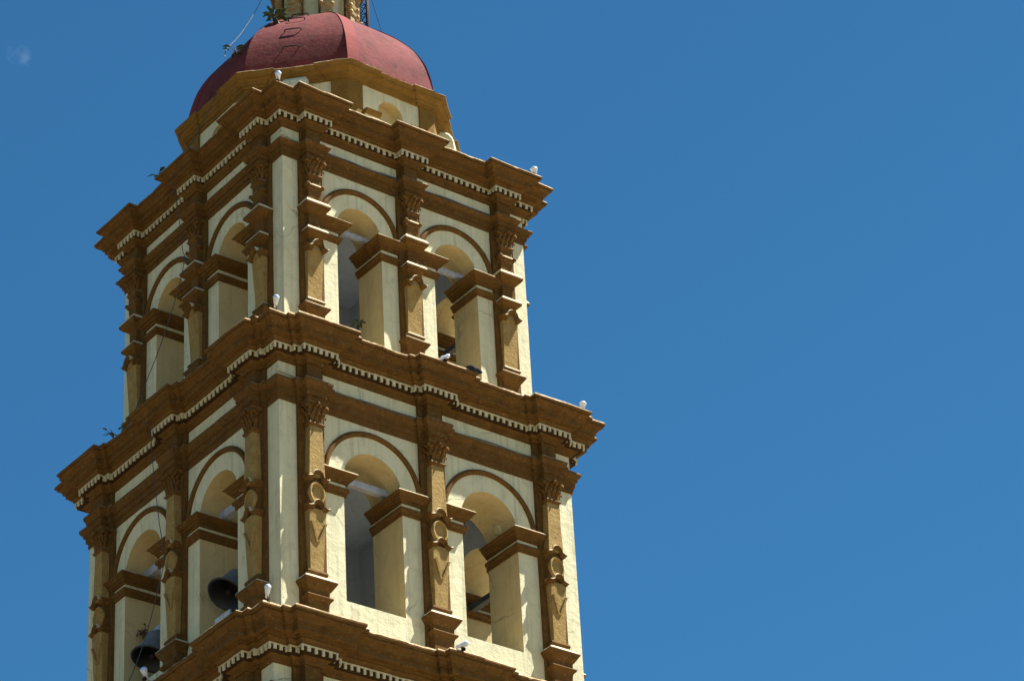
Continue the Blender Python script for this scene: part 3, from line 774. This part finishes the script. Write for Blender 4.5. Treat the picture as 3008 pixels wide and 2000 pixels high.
plant('wild_plant', 'small dark plant on the left edge of the upper cornice', (-4.22, .62, 5.45), 6, .19, .16, (-.7, .2, .1), seed=11)
plant('wild_plant', 'small dark sprig on the left edge of the middle cornice', (-4.66, 1.96, -1.33), 6, .17, .18, (-.3, .3, .8), seed=14)
plant('wild_plant', 'dark low weed beside the sprig on the middle cornice', (-4.62, 1.52, -1.33), 8, .15, .15, (-.6, .4, .3), seed=17)
plant('wild_plant', 'bright green seedling at the sill of the upper opening by the front corner', (-.765, -2.62, .58), 8, .16, .15, (-.8, -.4, .5), seed=21)
# dry twigs beside the outer bell
plant('dry_weed', 'dark withered weed growing behind the outer bell', (-3.60, 2.20, -6.05), 26, .11, .18, (-.2, .5, .2), seed=25, leafw=.5, stems=7, leafm=STEM)

# dark rag on the middle cornice
m = MB(); loops = []
for i in range(8):
    t = i/7; x = .50 + .42*t
    rr = .07*math.sin(math.pi*min(max(t, .06), .94))+.02
    loops.append([(x + .02*math.sin(i*2.3), -4.90 + rr*1.1*math.cos(a) - .02*math.sin(i), -1.30 + rr*math.sin(a)*.8 + .03*math.sin(i*1.7)) for a in [2*math.pi*k/9 for k in range(9)]])
m.loft(loops, smooth=True)
tag(m.build('black_rag', CLOTH), 'crumpled black rag lying on the middle cornice edge', 'rag')

def wire(name, label, pts, r, mt, cat='cable'):
    pts = [Vector(p) for p in pts]; out = []
    n = len(pts)
    for i in range(n-1):
        p0, p1, p2, p3 = pts[max(i-1, 0)], pts[i], pts[i+1], pts[min(i+2, n-1)]
        for j in range(6):
            t = j/6; out.append(.5*((2*p1)+(p2-p0)*t+(2*p0-5*p1+4*p2-p3)*t*t+(3*p1-p0-3*p2+p3)*t**3))
    out.append(pts[-1])
    m = MB(); m.tube(out, r, 6); return tag(m.build(name, mt), label, cat)
# black cables lying along the ledges above the sunlit arches
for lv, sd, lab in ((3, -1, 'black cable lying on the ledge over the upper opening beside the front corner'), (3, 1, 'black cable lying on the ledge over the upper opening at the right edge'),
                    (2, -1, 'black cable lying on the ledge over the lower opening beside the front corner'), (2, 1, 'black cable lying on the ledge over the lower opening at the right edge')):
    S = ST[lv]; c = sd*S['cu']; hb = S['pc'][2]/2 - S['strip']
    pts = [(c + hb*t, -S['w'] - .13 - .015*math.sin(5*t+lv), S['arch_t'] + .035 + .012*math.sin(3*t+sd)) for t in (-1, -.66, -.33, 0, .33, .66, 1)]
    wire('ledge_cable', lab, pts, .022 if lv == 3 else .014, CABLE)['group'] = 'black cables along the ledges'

# faint wisp of cloud far off
bpy.ops.mesh.primitive_ico_sphere_add(subdivisions=3, radius=1, location=(1078.7, 2057.5, 1779.5+40))
cl = bpy.context.object; cl.name = 'cloud'; cl.scale = (16, 10, 12); tag(cl, kind='stuff')
cm = bpy.data.materials.new('thin_cloud'); cm.use_nodes = True; cn = cm.node_tree.nodes; cL = cm.node_tree.links
cn.remove(cn['Principled BSDF']); pv = cn.new('ShaderNodeVolumePrincipled'); pv.inputs['Color'].default_value = (1, 1, 1, 1)
tcn = cn.new('ShaderNodeNewGeometry'); nzn = cn.new('ShaderNodeTexNoise'); nzn.inputs['Scale'].default_value = .10; nzn.inputs['Detail'].default_value = 5
mrn = cn.new('ShaderNodeMapRange'); mrn.inputs['From Min'].default_value = .48; mrn.inputs['From Max'].default_value = .75; mrn.inputs['To Max'].default_value = .0045
cL.new(tcn.outputs['Position'], nzn.inputs['Vector']); cL.new(nzn.outputs['Fac'], mrn.inputs['Value']); cL.new(mrn.outputs[0], pv.inputs['Density'])
cL.new(pv.outputs[0], cn['Material Output'].inputs['Volume']); cl.data.materials.append(cm)

# ------------------------------------------------------------------ mast, wires and cable
root = empty('antenna_mast', (1.72, .30, 10.3)); tag(root, 'thin dark lattice mast rising behind the dome beside the lantern', 'mast')
m = MB(); tri = [(.14*math.cos(a), .14*math.sin(a)) for a in (0.3, 2.4, 4.5)]
for x, y in tri: m.tube([(x, y, -.4), (x, y, 4.5)], .036, 6)
for i in range(16):
    z = -.3 + i*.3
    for j in range(3):
        a, b = tri[j], tri[(j+1) % 3]; m.tube([(a[0], a[1], z), (b[0], b[1], z+.3)], .012, 4); m.tube([(a[0], a[1], z), (b[0], b[1], z)], .012, 4)
m.build('lattice', IRON, root, world=False)
m = MB(); m.tube([(0, 0, 1.45), (-.62, -.32, 1.45)], .02, 6); m.build('wall_tie', IRON, root, world=False)
wire('guy_wire', 'thin dark guy wire running down from the mast', [(1.85, .25, 13.5), (2.25, .2, 12.0), (2.7, .15, 10.2), (2.95, .1, 9.2)], .008, IRON, 'wire')
wire('guy_wire', 'pale twisted wire slanting from the lantern to the left of the dome', [(-1.35, .05, 12.6), (-1.9, -.15, 11.2), (-2.55, -.3, 9.9), (-3.1, -.5, 9.05), (-3.28, -.7, 8.6)], .010, ROPE, 'wire')
wire('lightning_cable', 'long dark cable hanging down the shaded face of the tower', [(-3.42, -.62, 7.6), (-3.75, -.2, 6.4), (-4.14, .18, 5.62), (-4.20, .153, 5.3), (-4.24, .045, 4.75), (-4.2, -.087, 3.98), (-4.2, -.19, 3.3), (-4.2, -.295, 2.77), (-4.2, -.37, 2.5), (-4.22, -.237, 1.98), (-4.25, -.098, 1.58), (-4.3, .098, 1.1), (-4.4, .433, .3), (-4.6, .72, -.6), (-4.74, .85, -1.25), (-4.72, .62, -1.6), (-4.7, .268, -1.9), (-4.7, .151, -2.74), (-4.7, .003, -3.6), (-4.7, -.19, -4.6), (-4.7, -.40, -5.5), (-4.7, -.36, -5.85), (-4.7, -.1, -6.4), (-4.7, .2, -7.0), (-4.75, .5, -7.6), (-4.9, .85, -8.3), (-5.3, 1.2, -9.0)], .010, CABLE)
